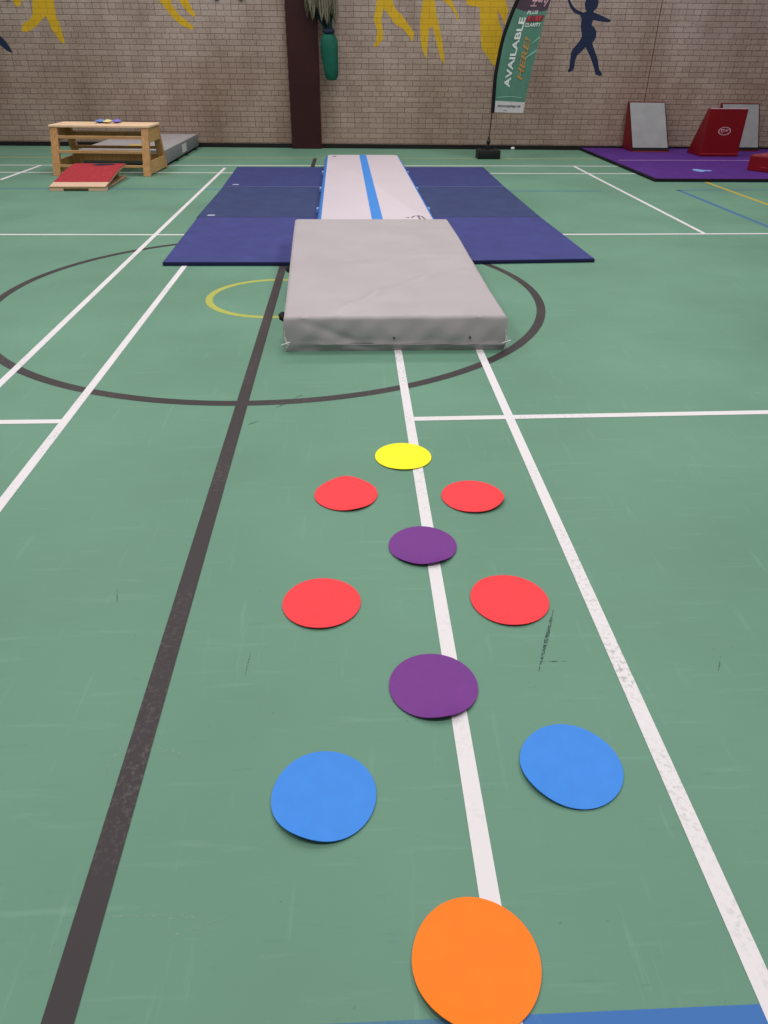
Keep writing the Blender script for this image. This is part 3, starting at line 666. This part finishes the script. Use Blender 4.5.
def across(x0, x1, z0, h, sl): return lambda u, v: FP(x0 + (x1-x0)*u + v*h*.25, z0 + sl*u + v*h, E_)
text('lettering', 'PLUS', M['white_ink'], t, across(2.555, 2.70, 1.835, .042, .004), .02, 0, 'white lettering')
b = bmesh.new(); vs = [b.verts.new(FP(x, z, .004)) for x, z in ((2.545, 1.745), (2.775, 1.757), (2.80, 1.828), (2.567, 1.815))]; b.faces.new(vs)
obj('red_patch', b, M['red_ink'], t)['label'] = 'red patch'
text('lettering', 'BABY', mat('bright_red_ink', '#c2444e', .7), t, across(2.57, 2.76, 1.757, .052, .008), .03, 0, 'pale red lettering')
text('lettering', 'CLARITY', M['white_ink'], t, across(2.535, 2.755, 1.688, .045, .006), .02, 0, 'white lettering')
FH = {c.name.split('.')[0]: c for c in t.children}
text('title_lettering', 'sporty', M['pink_ink'], FH['top_panel'], across(2.60, 2.83, 1.945, .14, -.02), .02, .2, 'pale lettering')
obj('underline', cloth(.43, .62, lambda s: 1.928, lambda s: 1.938, 2, 4, .005), M['pink_ink'], FH['top_panel'])
text('address_lettering', 'monsplay.ie', M['dark_ink'], FH['hem_panel'], across(2.235, 2.58, .685, .045, -.004), .015, 0, 'dark lettering')
obj('underline', cloth(.30, .42, lambda s: .648, lambda s: .653, 1, 4, .005), M['dark_ink'], FH['hem_panel'])
obj('fold_line', cloth(.05, .85, lambda s: .805 + .02*math.sin(s*3.5), lambda s: .815 + .02*math.sin(s*3.5), 1, 10, .004), M['mint_ink'], t)
obj('swoosh', cloth(.70, .99, lambda s: 1.30 + .30*(s-.7), lambda s: 1.315 + .38*(s-.7), 1, 8, .004), M['mint_ink'], t)
obj('swoosh', cloth(.80, .99, lambda s: 1.48 + .4*(s-.8), lambda s: 1.49 + .5*(s-.8), 1, 8, .004), M['mint_ink'], t)
b = bmesh.new(); bmesh.ops.create_icosphere(b, subdivisions=3, radius=.03)
for v in b.verts: v.co.x *= 1.2; v.co.z = v.co.z*.75 + .0225; v.co += Vector((math.sin(v.co.y*90), math.sin(v.co.x*80), 0))*.003
for v in b.verts: v.co.z = max(0, v.co.z)
tag(obj('paper_scrap', b, M['whitec'], loc=(2.77, 13.36, 0)), 'tiny crumpled white scrap on the floor by the wall, right of the flag base', 'scrap')

# ------------------------------------------------------------------ green bag with hanging net beside the pillar
t = thing('net_bag', 'bottle green cloth bag with bundled beige netting hanging beside the maroon pillar', 'net bag', (-.27, 13.25, .985))
b = bmesh.new(); R_ = []
prof = [(.03, .0), (.075, .012), (.098, .05), (.112, .12), (.122, .25), (.132, .36), (.136, .45), (.128, .53), (.105, .58), (.072, .62)]
for r, z in prof:
    cx = .035*(1 - z/.62) - .005
    R_.append([b.verts.new((cx + (r + .006*math.sin(3*a + z*14))*math.cos(a), .85*(r + .004*math.sin(4*a))*math.sin(a), z)) for a in [2*PI*k/24 for k in range(24)]])
for i in range(len(R_)-1):
    for k in range(24): b.faces.new((R_[i][k], R_[i][(k+1) % 24], R_[i+1][(k+1) % 24], R_[i+1][k]))
b.faces.new(R_[0][::-1]); b.faces.new(R_[-1])
obj('bag', b, M['bag'], t, smooth=True)['label'] = 'bottle green bag'
obj('tie', lathe([(.075, .615), (.09, .625), (.095, .645), (.085, .67), (.07, .68)], 20), M['navy'], t, smooth=True)['label'] = 'navy tie'
b = bmesh.new(); rn = random.Random(4)
for k in range(26):
    a = rn.uniform(0, 2*PI); r1 = rn.uniform(.02, .065); r2 = rn.uniform(.08, .16)
    cx = -.02 + .0; tube([(r1*math.cos(a), r1*math.sin(a)*.8, .665), (cx - .03 + r2*.6*math.cos(a), r2*.5*math.sin(a), .80), (-.06 + r2*math.cos(a), r2*.5*math.sin(a), 1.02), (-.09 + r2*math.cos(a), r2*.45*math.sin(a), 1.45), (-.10 + r2*.6*math.cos(a), r2*.3*math.sin(a), 1.95)], rn.uniform(.011, .02), b, 6)
obj('dark_netting', b, M['dgreen'], t, smooth=True)['label'] = 'dark green netting'
b = bmesh.new()
for k in range(34):
    x = rn.uniform(-.34, .12); y = rn.uniform(-.12, -.04) if k % 3 else rn.uniform(-.04, .08); zl = .72 + .10*abs(x+.02)/.3 + rn.uniform(-.03, .2)
    x2 = x + rn.uniform(.015, .04); f = .35
    tube([(-.10 + (x+.1)*.5, y*.4, 1.95), (x - .03, y, 1.35), (x, y - .01, zl + .10), ((x+x2)/2, y - .012, zl), (x2, y - .01, zl + .10), (x2 - .02, y, 1.35), (-.10 + (x2+.1)*.5, y*.4, 1.95)], rn.uniform(.010, .018), b, 6)
obj('beige_netting', b, M['net'], t, smooth=True)['label'] = 'beige netting loops'
obj('hook', tube([(-.25, .125, 1.98), (-.15, .05, 1.98), (-.10, -.06, 1.97), (-.10, -.07, 2.02)], .012, seg=8), M['grey_metal'], t, smooth=True)

# printed marks and labels belong to the panel they are on
def own(part, names, root_name):
    for r in [o for o in bpy.data.objects if o.parent is None and o.name.split('.')[0] == root_name]:
        host = [c for c in r.children if c.name.split('.')[0] == part]
        if not host: continue
        for c in list(r.children):
            if c.name.split('.')[0] in names: c.parent = host[0]
own('logo_ring', ('logo_lettering',), 'foam_wedge')
own('face_cover', ('piping',), 'foam_wedge')
own('top_panel', ('centre_stripe', 'printed_logo', 'valve'), 'air_track')
own('side_band', ('ring_tab',), 'air_track')
own('cover', ('side_label', 'handle'), 'landing_mat'); own('top_panel', ('top_label',), 'landing_mat')
own('cover', ('seam', 'eyelet'), 'crash_mat')
own('top_cover', ('label_tag', 'velcro_strip'), 'gym_mat'); own('top_cover', ('velcro_strip',), 'floor_mat')
own('carpet', ('printed_mark',), 'springboard')
own('main_panel', ('lettering', 'red_patch', 'fold_line', 'swoosh'), 'feather_flag')

# ------------------------------------------------------------------ light
w = bpy.data.worlds.new('World'); sc.world = w; w.use_nodes = True
bg = w.node_tree.nodes['Background']; bg.inputs[0].default_value = (1, .985, .98, 1); bg.inputs[1].default_value = .17
def lamp(x, y, z, sx, sy, e, rx=0):
    l = bpy.data.lights.new('ceiling_lamp', 'AREA'); l.shape = 'RECTANGLE'; l.size = sx; l.size_y = sy; l.energy = e; l.color = (1, .98, .965)
    o = bpy.data.objects.new('ceiling_lamp', l); C.objects.link(o); o.location = (x, y, z); o.rotation_euler = (rx, 0, 0)
for x in (-4.5, 0, 4.5):
    for y, e in ((1.0, 138), (6, 112), (10.6, 135)): lamp(x, y, 6.8, 1.6, 1.6, e)
sc.view_settings.view_transform = 'Standard'; sc.view_settings.look = 'None'; sc.view_settings.exposure = 0; sc.view_settings.gamma = 1

# ------------------------------------------------------------------ camera
cd = bpy.data.cameras.new('camera'); cd.sensor_fit = 'VERTICAL'; cd.sensor_height = 24; cd.lens = 24*716.77/1024; cd.clip_start = .05; cd.clip_end = 100
co = bpy.data.objects.new('camera', cd); C.objects.link(co)
r, u, bk = (.998996, -.044006, .008434), (.016664, .539631, .841736), (-.041593, -.840751, .539823)
mw = Matrix(((r[0], u[0], bk[0], 0), (r[1], u[1], bk[1], 0), (r[2], u[2], bk[2], 1.36628), (0, 0, 0, 1)))
co.matrix_world = mw
sc.camera = co
